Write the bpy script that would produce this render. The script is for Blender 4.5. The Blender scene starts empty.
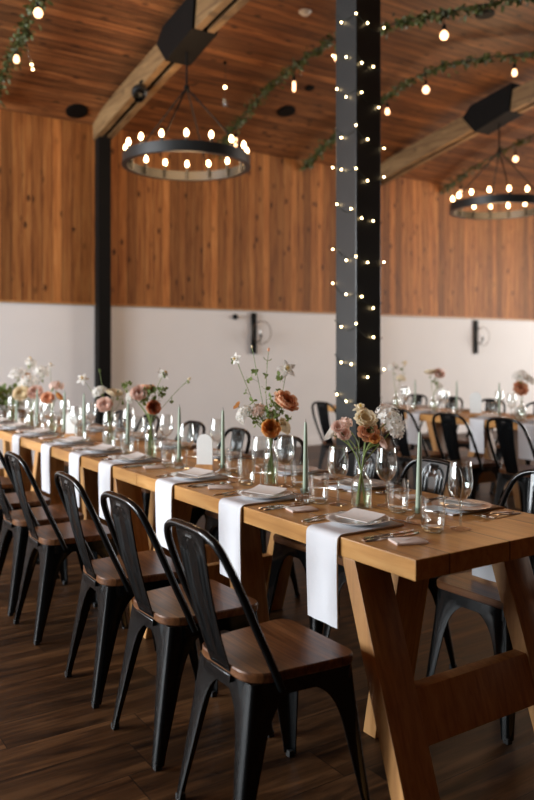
import bpy, bmesh, math, random
from mathutils import Vector, Matrix
R = math.radians
PI = math.pi
random.seed(7)
S = bpy.context.scene
COL = S.collection

# ------------------------------------------------------------------ scene settings
S.view_settings.view_transform = 'Standard'
S.view_settings.look = 'None'
S.view_settings.gamma = 1.0
S.view_settings.use_curve_mapping = False
S.view_settings.exposure = 0.40
S.cycles.max_bounces = 8
S.cycles.transparent_max_bounces = 40
S.cycles.use_denoising = True
S.cycles.sample_clamp_indirect = 4.0
S.cycles.caustics_reflective = False
S.cycles.caustics_refractive = False

# ------------------------------------------------------------------ mesh builder
class MB:
    def __init__(self):
        self.v = []; self.f = []; self.mi = []
        self.cur = 0
    def add(self, verts, faces, M=None):
        o = len(self.v)
        for p in verts:
            p = Vector(p)
            self.v.append(M @ p if M is not None else p)
        for f in faces:
            self.f.append([i + o for i in f]); self.mi.append(self.cur)
        return self
    def box(self, c, s, M=None):
        x, y, z = c; a, b, d = s[0] / 2, s[1] / 2, s[2] / 2
        vs = [(x+i*a, y+j*b, z+k*d) for i in (-1, 1) for j in (-1, 1) for k in (-1, 1)]
        fs = [(0,1,3,2), (4,6,7,5), (0,4,5,1), (2,3,7,6), (0,2,6,4), (1,5,7,3)]
        return self.add(vs, fs, M)
    def hexa(self, lo, hi):
        """lo, hi: four points each, same order"""
        vs = list(lo) + list(hi)
        fs = [(3,2,1,0), (4,5,6,7)] + [(i, (i+1) % 4, 4+(i+1) % 4, 4+i) for i in range(4)]
        return self.add(vs, fs)
    def loft(self, rings, closed=True, cap=True, M=None):
        n = len(rings[0]); vs = [p for r in rings for p in r]; fs = []
        for i in range(len(rings)-1):
            for j in range(n if closed else n-1):
                k = (j+1) % n
                fs.append((i*n+j, i*n+k, (i+1)*n+k, (i+1)*n+j))
        if cap:
            fs.append(tuple(range(n-1, -1, -1)))
            fs.append(tuple((len(rings)-1)*n + j for j in range(n)))
        return self.add(vs, fs, M)
    def lathe(self, prof, n=24, M=None, lobes=0, lobe_amp=0.0):
        vs = []; fs = []; m = len(prof)
        for i in range(n):
            a = 2*PI*i/n
            k = 1 + (lobe_amp*math.cos(lobes*a) if lobes else 0)
            for r, z in prof:
                vs.append((r*k*math.cos(a), r*k*math.sin(a), z))
        for i in range(n):
            j = (i+1) % n
            for q in range(m-1):
                a0, a1, b0, b1 = i*m+q, i*m+q+1, j*m+q, j*m+q+1
                if prof[q][0] < 1e-6 and prof[q+1][0] < 1e-6: continue
                if prof[q][0] < 1e-6: fs.append((a0, b1, a1))
                elif prof[q+1][0] < 1e-6: fs.append((a0, b0, a1))
                else: fs.append((a0, b0, b1, a1))
        return self.add(vs, fs, M)
    def tube(self, pts, rad, n=8, closed=False, cap=True, flat=None):
        pts = [Vector(p) for p in pts]; m = len(pts); rings = []
        up = None
        for i, p in enumerate(pts):
            if closed: t = pts[(i+1) % m] - pts[i-1]
            else: t = pts[min(i+1, m-1)] - pts[max(i-1, 0)]
            t.normalize()
            if up is None:
                up = Vector((0, 0, 1)) if abs(t.z) < .9 else Vector((1, 0, 0))
            s = t.cross(up)
            if s.length < 1e-6: s = t.orthogonal()
            s.normalize(); up = s.cross(t).normalized()
            r = rad[i] if isinstance(rad, (list, tuple)) else rad
            rings.append([p + r*(math.cos(2*PI*k/n)*s + (flat or 1)*math.sin(2*PI*k/n)*up) for k in range(n)])
        if closed:
            rings.append(rings[0]); return self.loft(rings, cap=False)
        return self.loft(rings, cap=cap)
    def sphere(self, c, r, n=10, m=8, sz=1.0):
        prof = [(max(0.0, r*math.sin(PI*i/m)) if 0 < i < m else 0.0, -r*sz*math.cos(PI*i/m)) for i in range(m+1)]
        return self.lathe(prof, n, Matrix.Translation(Vector(c)))
    def build(self, name, mats, parent=None, smooth=35, bevel=0.0, loc=None):
        me = bpy.data.meshes.new(name)
        me.from_pydata([tuple(p) for p in self.v], [], self.f)
        if not isinstance(mats, (list, tuple)): mats = [mats]
        for m in mats: me.materials.append(m)
        if len(mats) > 1: me.polygons.foreach_set('material_index', self.mi)
        bm = bmesh.new(); bm.from_mesh(me)
        bmesh.ops.remove_doubles(bm, verts=bm.verts, dist=1e-5)
        bmesh.ops.recalc_face_normals(bm, faces=bm.faces)
        if bevel > 0:
            es = [e for e in bm.edges if len(e.link_faces) == 2 and e.calc_face_angle(0) > R(40)]
            bmesh.ops.bevel(bm, geom=es, offset=bevel, segments=2, profile=.5, affect='EDGES', clamp_overlap=True)
        bm.to_mesh(me); bm.free()
        if smooth:
            if bevel > 0: smooth = min(smooth, 20)
            me.shade_smooth(); me.set_sharp_from_angle(angle=R(smooth))
        o = bpy.data.objects.new(name, me); COL.objects.link(o)
        if parent is not None: o.parent = parent
        if loc is not None: o.location = loc
        return o

def catmull(P, n=6, closed=False):
    P = [Vector(p) for p in P]; out = []; m = len(P)
    for i in range(m if closed else m-1):
        if closed: a, b, c, d = P[i-1], P[i], P[(i+1) % m], P[(i+2) % m]
        else: a, b, c, d = P[max(i-1, 0)], P[i], P[i+1], P[min(i+2, m-1)]
        for k in range(n):
            t = k/n
            out.append(.5*((2*b) + (c-a)*t + (2*a-5*b+4*c-d)*t*t + (3*b-a-3*c+d)*t**3))
    if not closed: out.append(P[-1])
    return out

def tag(o, label=None, cat=None, group=None, kind=None):
    if label: o['label'] = label
    if cat: o['category'] = cat
    if group: o['group'] = group
    if kind: o['kind'] = kind
    return o
def thing(name, label, cat, loc=(0,0,0), rz=0, group=None, kind=None):
    o = bpy.data.objects.new(name, None); COL.objects.link(o)
    o.empty_display_size = .05
    o.location = loc; o.rotation_euler = (0, 0, rz)
    return tag(o, label, cat, group, kind)
def dup(root, loc, rz=0, label=None, group=None):
    r = root.copy(); COL.objects.link(r)
    r.location = loc; r.rotation_euler = (0, 0, rz)
    if label: r['label'] = label
    if group: r['group'] = group
    for ch in list(root.children):
        c = ch.copy(); COL.objects.link(c); c.parent = r
        for g in list(ch.children):
            d = g.copy(); COL.objects.link(d); d.parent = c
    return r

# ------------------------------------------------------------------ materials
def nmat(name):
    m = bpy.data.materials.new(name); m.use_nodes = True
    nt = m.node_tree; b = nt.nodes['Principled BSDF']
    return m, nt, b
def petal(name, col, var=.1):
    m = plain(name, col, .6, var=var, vscale=60); nt = m.node_tree; g = NT(nt); b = nt.nodes['Principled BSDF']
    tr = g.n('ShaderNodeBsdfTranslucent'); tr.inputs[0].default_value = (*[min(1, c*1.05) for c in col], 1)
    ms = g.n('ShaderNodeMixShader'); ms.inputs[0].default_value = .42
    g.l(b.outputs[0], ms.inputs[1]); g.l(tr.outputs[0], ms.inputs[2]); g.l(ms.outputs[0], nt.nodes['Material Output'].inputs[0])
    return m
def plain(name, col, rough=.5, metal=0, coat=0, spec=.5, var=0.0, vscale=20, sss=0.0, bump=0.0):
    m, nt, b = nmat(name)
    b.inputs['Base Color'].default_value = (*col, 1)
    b.inputs['Roughness'].default_value = rough
    b.inputs['Metallic'].default_value = metal
    b.inputs['Coat Weight'].default_value = coat
    b.inputs['Coat Roughness'].default_value = .12
    b.inputs['Specular IOR Level'].default_value = spec
    if var or bump:
        tc = nt.nodes.new('ShaderNodeTexCoord'); ns = nt.nodes.new('ShaderNodeTexNoise')
        ns.inputs['Scale'].default_value = vscale; ns.inputs['Detail'].default_value = 4
        nt.links.new(tc.outputs['Object'], ns.inputs['Vector'])
        if var:
            mx = nt.nodes.new('ShaderNodeMix'); mx.data_type = 'RGBA'
            mx.inputs[6].default_value = (*[c*(1-var) for c in col], 1)
            mx.inputs[7].default_value = (*[min(1, c*(1+var)) for c in col], 1)
            nt.links.new(ns.outputs['Fac'], mx.inputs[0]); nt.links.new(mx.outputs[2], b.inputs['Base Color'])
        if bump:
            bp = nt.nodes.new('ShaderNodeBump'); bp.inputs['Strength'].default_value = bump
            bp.inputs['Distance'].default_value = .002
            nt.links.new(ns.outputs['Fac'], bp.inputs['Height']); nt.links.new(bp.outputs['Normal'], b.inputs['Normal'])
    return m

class NT:
    """tiny node graph helper"""
    def __init__(self, nt): self.nt = nt
    def n(self, t, **kw):
        x = self.nt.nodes.new(t)
        for k, v in kw.items(): setattr(x, k, v)
        return x
    def l(self, a, b): self.nt.links.new(a, b)
    def math(self, op, a, b=None, c=None):
        x = self.n('ShaderNodeMath', operation=op)
        for i, q in enumerate((a, b, c)):
            if q is None: continue
            if isinstance(q, (int, float)): x.inputs[i].default_value = q
            else: self.l(q, x.inputs[i])
        return x.outputs[0]
    def ramp(self, fac, stops):
        x = self.n('ShaderNodeValToRGB'); e = x.color_ramp.elements
        while len(e) < len(stops): e.new(.5)
        for i, (p, c) in enumerate(stops):
            e[i].position = p; e[i].color = (*c, 1)
        self.l(fac, x.inputs[0]); return x.outputs[0]
    def mix(self, fac, a, b, blend='MIX'):
        x = self.n('ShaderNodeMix', data_type='RGBA', blend_type=blend)
        for i, q in ((0, fac), (6, a), (7, b)):
            if isinstance(q, (int, float)): x.inputs[i].default_value = q
            elif isinstance(q, tuple): x.inputs[i].default_value = (*q, 1)
            else: self.l(q, x.inputs[i])
        return x.outputs[2]

def planks(name, along, across, width, length, cols, rough=.4, knots=0.0, gap=.03, grain=1.0, bump=.35, tint=.25, coat=0, streak=18.0, spec=.5):
    """boards running along one object axis; along/across are 0,1,2; length 0 = endless boards"""
    m, nt, b = nmat(name); g = NT(nt)
    tc = g.n('ShaderNodeTexCoord'); sp = g.n('ShaderNodeSeparateXYZ'); g.l(tc.outputs['Object'], sp.inputs[0])
    u, v = sp.outputs[along], sp.outputs[across]; w3 = sp.outputs[3-along-across]
    vi = g.math('DIVIDE', v, width); row = g.math('FLOOR', vi); fr = g.math('FRACT', vi)
    wn = g.n('ShaderNodeTexWhiteNoise', noise_dimensions='1D'); g.l(row, wn.inputs['W'])
    rnd = wn.outputs['Value']
    us = g.math('ADD', u, g.math('MULTIPLY', rnd, 17.3))
    edge = g.math('MINIMUM', fr, g.math('SUBTRACT', 1.0, fr))
    line = g.math('LESS_THAN', edge, gap)
    r2 = rnd
    if length:
        li = g.math('DIVIDE', us, length); seg = g.math('FLOOR', li); lf = g.math('FRACT', li)
        w2 = g.n('ShaderNodeTexWhiteNoise', noise_dimensions='2D'); cb = g.n('ShaderNodeCombineXYZ')
        g.l(row, cb.inputs[0]); g.l(seg, cb.inputs[1]); g.l(cb.outputs[0], w2.inputs['Vector'])
        r2 = w2.outputs['Value']
        le = g.math('LESS_THAN', g.math('MINIMUM', lf, g.math('SUBTRACT', 1.0, lf)), gap*width/length)
        line = g.math('MAXIMUM', line, le)
    cv = g.n('ShaderNodeCombineXYZ')
    g.l(g.math('MULTIPLY', us, 1.0*grain), cv.inputs[0]); g.l(g.math('MULTIPLY', v, streak*grain), cv.inputs[1])
    g.l(g.math('ADD', g.math('MULTIPLY', r2, 31.0), g.math('MULTIPLY', w3, streak*grain*.5)), cv.inputs[2])
    n1 = g.n('ShaderNodeTexNoise'); n1.inputs['Scale'].default_value = 1.6; n1.inputs['Detail'].default_value = 7
    n1.inputs['Roughness'].default_value = .62; n1.inputs['Distortion'].default_value = .6
    g.l(cv.outputs[0], n1.inputs['Vector'])
    c = g.ramp(n1.outputs['Fac'], [(.34, cols[0]), (.5, cols[1]), (.66, cols[2])])
    # board to board tint
    c = g.mix(1.0, c, g.ramp(r2, [(0, (1-tint,)*3), (1, (1+tint*.6,)*3)]), 'MULTIPLY')
    if knots:
        ck = g.n('ShaderNodeCombineXYZ')
        g.l(g.math('MULTIPLY', us, 1.0), ck.inputs[0]); g.l(g.math('MULTIPLY', v, 1.9), ck.inputs[1]); g.l(r2, ck.inputs[2])
        vo = g.n('ShaderNodeTexVoronoi', voronoi_dimensions='2D'); vo.inputs['Scale'].default_value = 3.1
        g.l(ck.outputs[0], vo.inputs['Vector'])
        k = g.ramp(vo.outputs['Distance'], [(.065, (1,)*3), (.17, (0,)*3)])
        sk = g.n('ShaderNodeSeparateColor'); g.l(vo.outputs['Color'], sk.inputs[0])
        k = g.math('MULTIPLY', k, g.math('SUBTRACT', g.math('MULTIPLY', sk.outputs[0], 1.5), .4)); k = g.math('MINIMUM', g.math('MAXIMUM', k, 0.0), 1.0)
        c = g.mix(g.math('MULTIPLY', k, knots), c, tuple(x*.22 for x in cols[0]))
    c = g.mix(g.math('MULTIPLY', line, .8), c, tuple(x*.2 for x in cols[0]))
    g.l(c, b.inputs['Base Color'])
    rr = g.math('ADD', rough-.08, g.math('MULTIPLY', n1.outputs['Fac'], .16)); g.l(rr, b.inputs['Roughness'])
    bp = g.n('ShaderNodeBump'); bp.inputs['Strength'].default_value = bump; bp.inputs['Distance'].default_value = .004
    h = g.math('SUBTRACT', g.math('MULTIPLY', n1.outputs['Fac'], .35), line)
    g.l(h, bp.inputs['Height']); g.l(bp.outputs['Normal'], b.inputs['Normal'])
    b.inputs['Coat Weight'].default_value = coat; b.inputs['Coat Roughness'].default_value = .25
    b.inputs['Specular IOR Level'].default_value = spec
    return m

def glass(name, tint=(1,1,1), refl=1.0, rough=.0):
    """thin clear glass: see-through head on, mirror-like at grazing angles"""
    m, nt, b = nmat(name); g = NT(nt); nt.nodes.remove(b)
    out = nt.nodes['Material Output']
    t = g.n('ShaderNodeBsdfTransparent'); t.inputs[0].default_value = (*tint, 1)
    gl = g.n('ShaderNodeBsdfGlossy'); gl.inputs['Roughness'].default_value = rough; gl.inputs['Color'].default_value = (.95, .97, .97, 1)
    lw = g.n('ShaderNodeLayerWeight'); lw.inputs['Blend'].default_value = .5
    f = g.math('ADD', .075*refl, g.math('MULTIPLY', g.math('POWER', lw.outputs['Facing'], 2.4), .75*refl))
    ms = g.n('ShaderNodeMixShader'); g.l(f, ms.inputs[0]); g.l(t.outputs[0], ms.inputs[1]); g.l(gl.outputs[0], ms.inputs[2])
    g.l(ms.outputs[0], out.inputs[0])
    return m
def emit(name, col, strength):
    m, nt, b = nmat(name)
    b.inputs['Base Color'].default_value = (*col, 1)
    b.inputs['Emission Color'].default_value = (*col, 1); b.inputs['Emission Strength'].default_value = strength
    return m

M = {}
M['floor'] = planks('floor_boards', 0, 1, .19, 1.5, [(.012,.0045,.0016), (.062,.0265,.0092), (.150,.070,.027)], rough=.46, spec=.22, knots=.5, gap=.010, tint=.45, bump=.35, streak=11)
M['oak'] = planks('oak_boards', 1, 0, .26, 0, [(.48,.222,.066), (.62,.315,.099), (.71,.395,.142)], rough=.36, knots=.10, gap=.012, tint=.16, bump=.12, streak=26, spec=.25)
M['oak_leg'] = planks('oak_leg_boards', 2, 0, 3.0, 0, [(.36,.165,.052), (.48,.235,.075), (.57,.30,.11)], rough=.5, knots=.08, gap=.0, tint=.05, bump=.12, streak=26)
M['seat'] = planks('walnut_seat_boards', 1, 0, .125, 0, [(.055,.018,.006), (.155,.060,.021), (.26,.115,.045)], rough=.36, knots=0, gap=.008, tint=.25, bump=.12, streak=30, coat=.0, spec=.3)
M['seat_edge'] = M['seat']
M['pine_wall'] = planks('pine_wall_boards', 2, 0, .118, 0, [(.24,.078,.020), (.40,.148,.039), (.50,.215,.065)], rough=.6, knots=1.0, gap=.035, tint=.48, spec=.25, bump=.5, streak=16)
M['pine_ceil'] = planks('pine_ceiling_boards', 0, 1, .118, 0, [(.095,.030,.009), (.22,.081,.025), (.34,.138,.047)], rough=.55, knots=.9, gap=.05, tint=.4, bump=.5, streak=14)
M['timber'] = planks('beam_timber', 1, 2, 3.0, 0, [(.10,.050,.018), (.19,.105,.040), (.27,.16,.066)], rough=.6, knots=.5, gap=0, tint=.05, bump=.3, streak=12)
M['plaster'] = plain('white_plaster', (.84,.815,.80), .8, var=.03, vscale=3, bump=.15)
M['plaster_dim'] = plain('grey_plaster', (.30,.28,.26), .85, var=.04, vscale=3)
M['black'] = plain('black_gloss_paint', (.004,.005,.0055), .15, coat=.0, spec=.36, var=.15, vscale=40)
M['black_satin'] = plain('black_satin_steel', (.016,.018,.018), .38, spec=.5, var=.2, vscale=6)
M['black_matte'] = plain('black_matte_steel', (.005,.0045,.004), .6, spec=.12, var=.2, vscale=10)
M['rubber'] = plain('black_rubber', (.012,.012,.012), .8)
M['linen'] = plain('white_linen', (.70,.71,.74), .9, var=.03, vscale=250, bump=.4)
M['ceramic'] = plain('white_ceramic', (.78,.76,.74), .12, coat=.3)
M['paper'] = plain('blush_paper', (.80,.68,.62), .7, var=.05, vscale=30)
M['vellum'] = plain('pale_card', (.80,.75,.71), .6, var=.04, vscale=30)
M['steel'] = plain('polished_steel', (.62,.56,.50), .16, metal=1)
M['candle'] = plain('sage_wax', (.30,.37,.27), .45, var=.05, vscale=30)
M['wick'] = plain('wick', (.05,.04,.03), .9)
M['sign'] = plain('white_painted_board', (.80,.79,.75), .5, var=.03, vscale=30)
M['glass'] = glass('clear_glass', (.985,.99,.985), 1.15)
M['glass_thick'] = glass('thick_clear_glass', (.90,.94,.93), 2.3, .08)
M['water'] = glass('water', (.93,.96,.91), .5)
M['stem'] = plain('green_stem', (.20,.27,.07), .5, var=.2, vscale=60)
M['leaf'] = petal('green_leaf', (.17,.23,.06), .35)
M['garland'] = plain('garland_leaf', (.060,.070,.014), .55, var=.5, vscale=15)
M['white_petal'] = petal('white_petal', (.90,.88,.83), .04)
M['cream_petal'] = petal('cream_petal', (.90,.80,.60), .08)
M['blush_petal'] = petal('blush_petal', (.90,.70,.61), .08)
M['peach_petal'] = petal('peach_petal', (.90,.56,.36), .12)
M['orange_petal'] = petal('orange_petal', (.80,.42,.13), .18)
M['rust_petal'] = petal('rust_petal', (.68,.31,.16), .18)
M['yellow'] = plain('yellow_stamen', (.75,.50,.08), .6)
M['bulb'] = emit('warm_bulb', (1, .62, .30), 16)
M['bulb_globe'] = emit('warm_globe_bulb', (1, .55, .28), 3.6)
M['fairy'] = emit('fairy_bulb', (1, .72, .36), 14)
M['wire'] = plain('dark_wire', (.02,.022,.015), .6)
M['dark_timber'] = plain('dark_stained_timber', (.05,.03,.02), .7, var=.3, vscale=4)
M['brown_box'] = plain('brown_wood_box', (.16,.065,.028), .6, var=.3, vscale=12)

# ------------------------------------------------------------------ camera
cam = bpy.data.cameras.new('camera'); co = bpy.data.objects.new('camera', cam); COL.objects.link(co)
co.location = (0, 0, 1.33); co.rotation_euler = (R(90), 0, R(-33.6))
cam.sensor_fit = 'VERTICAL'; cam.sensor_height = 36; cam.sensor_width = 24; cam.lens = 35
cam.shift_y = -47/800
cam.dof.use_dof = True; cam.dof.focus_distance = 2.75; cam.dof.aperture_fstop = 2.0
cam.clip_start = .05
S.camera = co

# ------------------------------------------------------------------ the room
D = 9.0; XL, XR, YB = -6.0, 15.0, -5.0; BORDER = 1.905; EAVE = 4.08
tag(MB().box(((XL+XR)/2, (YB+D)/2, -.05), (XR-XL+.4, D-YB+.4, .1)).build('floor', M['floor'], smooth=0), 'dark brown wood plank floor under the tables', 'floor', kind='structure')
CE = [(9.0,4.08), (8.65,4.22), (8.3,4.35), (7.6,4.56), (6.9,4.69), (6.0,4.78), (4.5,4.84), (2.5,4.86), (0.5,4.80), (-2.0,4.5), (-5.0,4.08)]
cs = catmull([(0, y, z) for y, z in CE], 4)
def ceil_z(y):
    for a, b in zip(cs, cs[1:]):
        if b.y <= y <= a.y:
            t = (a.y-y)/(a.y-b.y); return a.z+(b.z-a.z)*t
    return 4.08
mb = MB()
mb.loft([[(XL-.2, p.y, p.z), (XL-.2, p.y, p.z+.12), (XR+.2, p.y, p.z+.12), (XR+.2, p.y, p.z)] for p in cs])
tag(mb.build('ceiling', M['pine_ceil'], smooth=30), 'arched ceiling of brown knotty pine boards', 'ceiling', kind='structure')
wb = MB().box(((XL+XR)/2, D+.1, BORDER/2), (XR-XL+.4, .2, BORDER)).build('wall_back', M['plaster'], smooth=0)
tag(wb, 'white plastered lower back wall', 'wall', kind='structure')
mb = MB().box(((XL+XR)/2, D+.09, (BORDER+EAVE+.05)/2), (XR-XL+.4, .2, EAVE+.05-BORDER))
tag(mb.build('wall_back_cladding', M['pine_wall'], smooth=0), 'vertical knotty pine boards cladding the upper back wall', 'wall', kind='structure')
tag(MB().box(((XL+XR)/2, D-.015, BORDER+.012), (XR-XL, .03, .024)).build('trim_1', M['oak_leg'], smooth=0), 'thin wooden strip between pine boards and white wall', 'trim', kind='structure')
tag(MB().box(((XL+XR)/2, D-.006, .05), (XR-XL, .014, .1)).build('baseboard_back', M['plaster'], smooth=0), 'white skirting along the back wall', 'baseboard', kind='structure')
# side walls with daylight windows, rear wall
WZ0, WZ1 = .75, 3.75
def side_wall(x, sgn, name, wins, n0, label):
    mb = MB(); xc = x - sgn*.1
    ys = [YB] + [q for y, w, e in wins for q in (y-w/2, y+w/2)] + [D]
    for i in range(0, len(ys), 2): mb.box((xc, (ys[i]+ys[i+1])/2, 2.45), (.2, ys[i+1]-ys[i], 4.9))
    for y, w, e in wins:
        mb.box((xc, y, WZ0/2), (.2, w, WZ0)); mb.box((xc, y, (WZ1+4.9)/2), (.2, w, 4.9-WZ1))
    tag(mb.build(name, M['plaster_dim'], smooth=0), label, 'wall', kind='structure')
    for i, (y, w, e) in enumerate(wins):
        wr = thing('window_%d' % (n0+i), 'tall black framed window in the side wall', 'window', (xc, y, WZ0), kind='structure')
        h = WZ1-WZ0; f = MB()
        for s in (-1, 1): f.box((0, s*(w/2-.03), h/2), (.08, .06, h))
        f.box((0, 0, .03), (.08, w, .06)); f.box((0, 0, h-.03), (.08, w, .06)); f.box((0, 0, h/2), (.06, .05, h))
        f.build('window_frame', M['black_satin'], wr, smooth=0)
        MB().box((0, 0, h/2), (.006, w-.1, h-.1)).build('pane', M['glass'], wr, smooth=0)
        L = bpy.data.lights.new('window_daylight', 'AREA'); L.shape = 'RECTANGLE'; L.size = h; L.size_y = w
        L.energy = e; L.color = (.90, .955, 1.0) if sgn > 0 else (1, .95, .89)
        lo = bpy.data.objects.new('window_daylight', L); COL.objects.link(lo)
        lo.location = (x+sgn*.03, y, WZ0+h/2); lo.rotation_euler = (0, R(-90*sgn), 0)
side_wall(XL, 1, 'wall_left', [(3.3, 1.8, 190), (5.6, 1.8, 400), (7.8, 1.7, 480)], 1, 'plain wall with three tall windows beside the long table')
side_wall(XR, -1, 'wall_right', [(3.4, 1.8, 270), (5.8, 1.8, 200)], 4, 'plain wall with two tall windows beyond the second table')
tag(MB().box(((XL+XR)/2, YB-.1, 2.05), (XR-XL+.4, .2, 4.1)).build('wall_front', M['dark_timber'], smooth=0), 'dark timber wall behind the viewer', 'wall', kind='structure')
W = bpy.data.worlds.new('world'); S.world = W; W.use_nodes = True
W.node_tree.nodes['Background'].inputs[0].default_value = (.75, .86, 1, 1); W.node_tree.nodes['Background'].inputs[1].default_value = 1.0

# wall posts and arched twin-timber beams
BX = [3.55, 8.0]; PX = [3.55, 7.80]
for x in PX:
    p = MB().box((0, 0, 2.05), (.155, .14, 4.1)).build('wall_post', M['black_matte'], smooth=0, loc=(x, D-.07, 0))
    tag(p, 'black steel post against the back wall, ' + ('left of the central column' if x < 5 else 'hidden behind the central column'), 'post', kind='structure')
BB = [(8.98,3.90), (8.2,4.05), (7.36,4.20), (6.98,4.265), (5.84,4.42), (4.5,4.54), (2.5,4.56), (.5,4.5)]
bs = catmull([(0, y, z) for y, z in BB], 4)
def beam_z(y):
    for a, b in zip(bs, bs[1:]):
        if b.y <= y <= a.y: return a.z+(b.z-a.z)*(a.y-y)/(a.y-b.y)
    return 4.4
for x in BX:
    bt = thing('ceiling_beam', 'curved twin timber roof beam carrying the ' + ('nearer ring chandelier' if x < 5 else 'farther ring chandelier'), 'beam', (x, 0, 0), kind='structure')
    def bar(x0, x1, z0, z1, name, mat, y0=-1e9, y1=1e9):
        q = [p for p in bs if y0 <= p.y <= y1]
        o = MB().loft([[(x0, p.y, p.z+z0), (x0, p.y, p.z+z1), (x1, p.y, p.z+z1), (x1, p.y, p.z+z0)] for p in q]).build(name, mat, bt, smooth=30)
        return o
    bar(-.105, -.03, 0, .25, 'timber', M['timber']); bar(.03, .105, 0, .25, 'timber', M['timber'])
    bar(-.03, .03, .03, .24, 'flitch_plate', M['black_matte'])
    mb = MB(); q = [6.35, 6.55, 6.75, 6.95, 7.1]
    zb = {y: beam_z(y) for y in q}
    prof = [(6.35, zb[6.35]+.33), (6.40, zb[6.35]-.01), (6.95, zb[6.95]-.055), (7.16, zb[7.1]+.20), (7.02, zb[7.1]+.33)]
    rings = [[(sx, y, z) for y, z in prof] for sx in (-.135, .135)]
    mb.loft(rings).build('splice_plate', M['black_matte'], bt, smooth=0)

# free-standing column wrapped with fairy lights
CX, CY, CW = 3.56, 4.20, .225
cr = thing('column', 'black square steel column wrapped with fairy lights, between the two tables', 'column', (CX, CY, 0), kind='structure')
MB().box((0, 0, 2.32), (CW, CW, 4.62)).build('shaft', M['black_satin'], cr, bevel=.006)
MB().box((0, 0, .012), (.36, .36, .024)).build('base_plate', M['black_satin'], cr, smooth=0)
ft = thing('fairy_light_string', 'string of warm fairy lights wound around the black column', 'fairy lights', (CX, CY, 0))
h = CW/2+.006; path = []; z = 1.0; k = 0
corners = [(-h, -h), (h, -h), (h, h), (-h, h)]
while z < 4.0:
    path.append((corners[-k % 4][0], corners[-k % 4][1], z)); z += .050 + .042*random.random(); k += 1
    if k % 4 == 0: z += .0
dense = []
for a, b in zip(path, path[1:]):
    for t in range(5):
        s = t/5; p = Vector(a).lerp(Vector(b), s); p.z -= .05*math.sin(PI*s); dense.append(p)
MB().tube(dense, .0022, 5).build('wire', M['wire'], ft)
bulb_pts = []
acc = 0; step = .115
for a, b in zip(dense, dense[1:]):
    acc += (b-a).length
    if acc > step and len(bulb_pts) < 96:
        acc = random.uniform(-.03, .03)
        n = Vector((a.x, a.y, 0)).normalized(); bulb_pts.append(a + n*.012 + Vector((0, 0, random.choice((-.018, .018)))))
bulb0 = None
for p in bulb_pts:
    if bulb0 is None:
        bulb0 = MB().sphere((0, 0, 0), .0068, 8, 6).build('bulb', M['fairy'], ft, loc=p)
    else:
        c = bulb0.copy(); COL.objects.link(c); c.location = p
# ------------------------------------------------------------------ dining tables
TL, TW = 1.855, .785
def make_table(label, loc):
    t = thing('dining_table', label, 'table', loc, 0, 'long oak tables')
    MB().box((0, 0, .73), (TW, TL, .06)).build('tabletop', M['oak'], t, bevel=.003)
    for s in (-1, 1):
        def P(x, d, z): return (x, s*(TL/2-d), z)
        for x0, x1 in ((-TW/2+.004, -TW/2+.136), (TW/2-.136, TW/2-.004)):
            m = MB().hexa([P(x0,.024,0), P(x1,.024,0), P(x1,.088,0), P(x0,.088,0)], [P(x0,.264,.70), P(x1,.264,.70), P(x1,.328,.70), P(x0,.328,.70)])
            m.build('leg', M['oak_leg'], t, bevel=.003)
        x0, x1 = -.125, .025
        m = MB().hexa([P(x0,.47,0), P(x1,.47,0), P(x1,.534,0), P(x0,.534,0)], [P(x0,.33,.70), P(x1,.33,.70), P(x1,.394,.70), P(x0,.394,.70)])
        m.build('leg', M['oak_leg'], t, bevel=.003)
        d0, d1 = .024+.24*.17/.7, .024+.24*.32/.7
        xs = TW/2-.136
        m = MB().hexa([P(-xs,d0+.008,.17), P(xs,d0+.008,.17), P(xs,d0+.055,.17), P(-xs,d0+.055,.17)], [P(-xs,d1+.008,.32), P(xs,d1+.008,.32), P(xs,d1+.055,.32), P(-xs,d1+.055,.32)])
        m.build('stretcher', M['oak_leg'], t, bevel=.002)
    return t
T1X = 1.525+TW/2; Y0 = 1.556
T2X = 5.20+TW/2
t0 = make_table('nearest oak trestle table of the front row, its end facing the viewer', (T1X, Y0+TL/2, 0))
dup(t0, (T1X, Y0+TL*1.5+.002, 0), 0, 'middle oak trestle table of the three in the front row')
dup(t0, (T1X, Y0+TL*2.5+.004, 0), 0, 'farthest oak trestle table of the front row, near back wall')
dup(t0, (T2X, 4.85-TL/2-.001, 0), 0, 'back row oak trestle table at the right edge, beyond black column')
dup(t0, (T2X, 4.85+TL/2+.001, 0), 0, 'back row oak trestle table partly hidden behind the black column')

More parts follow.
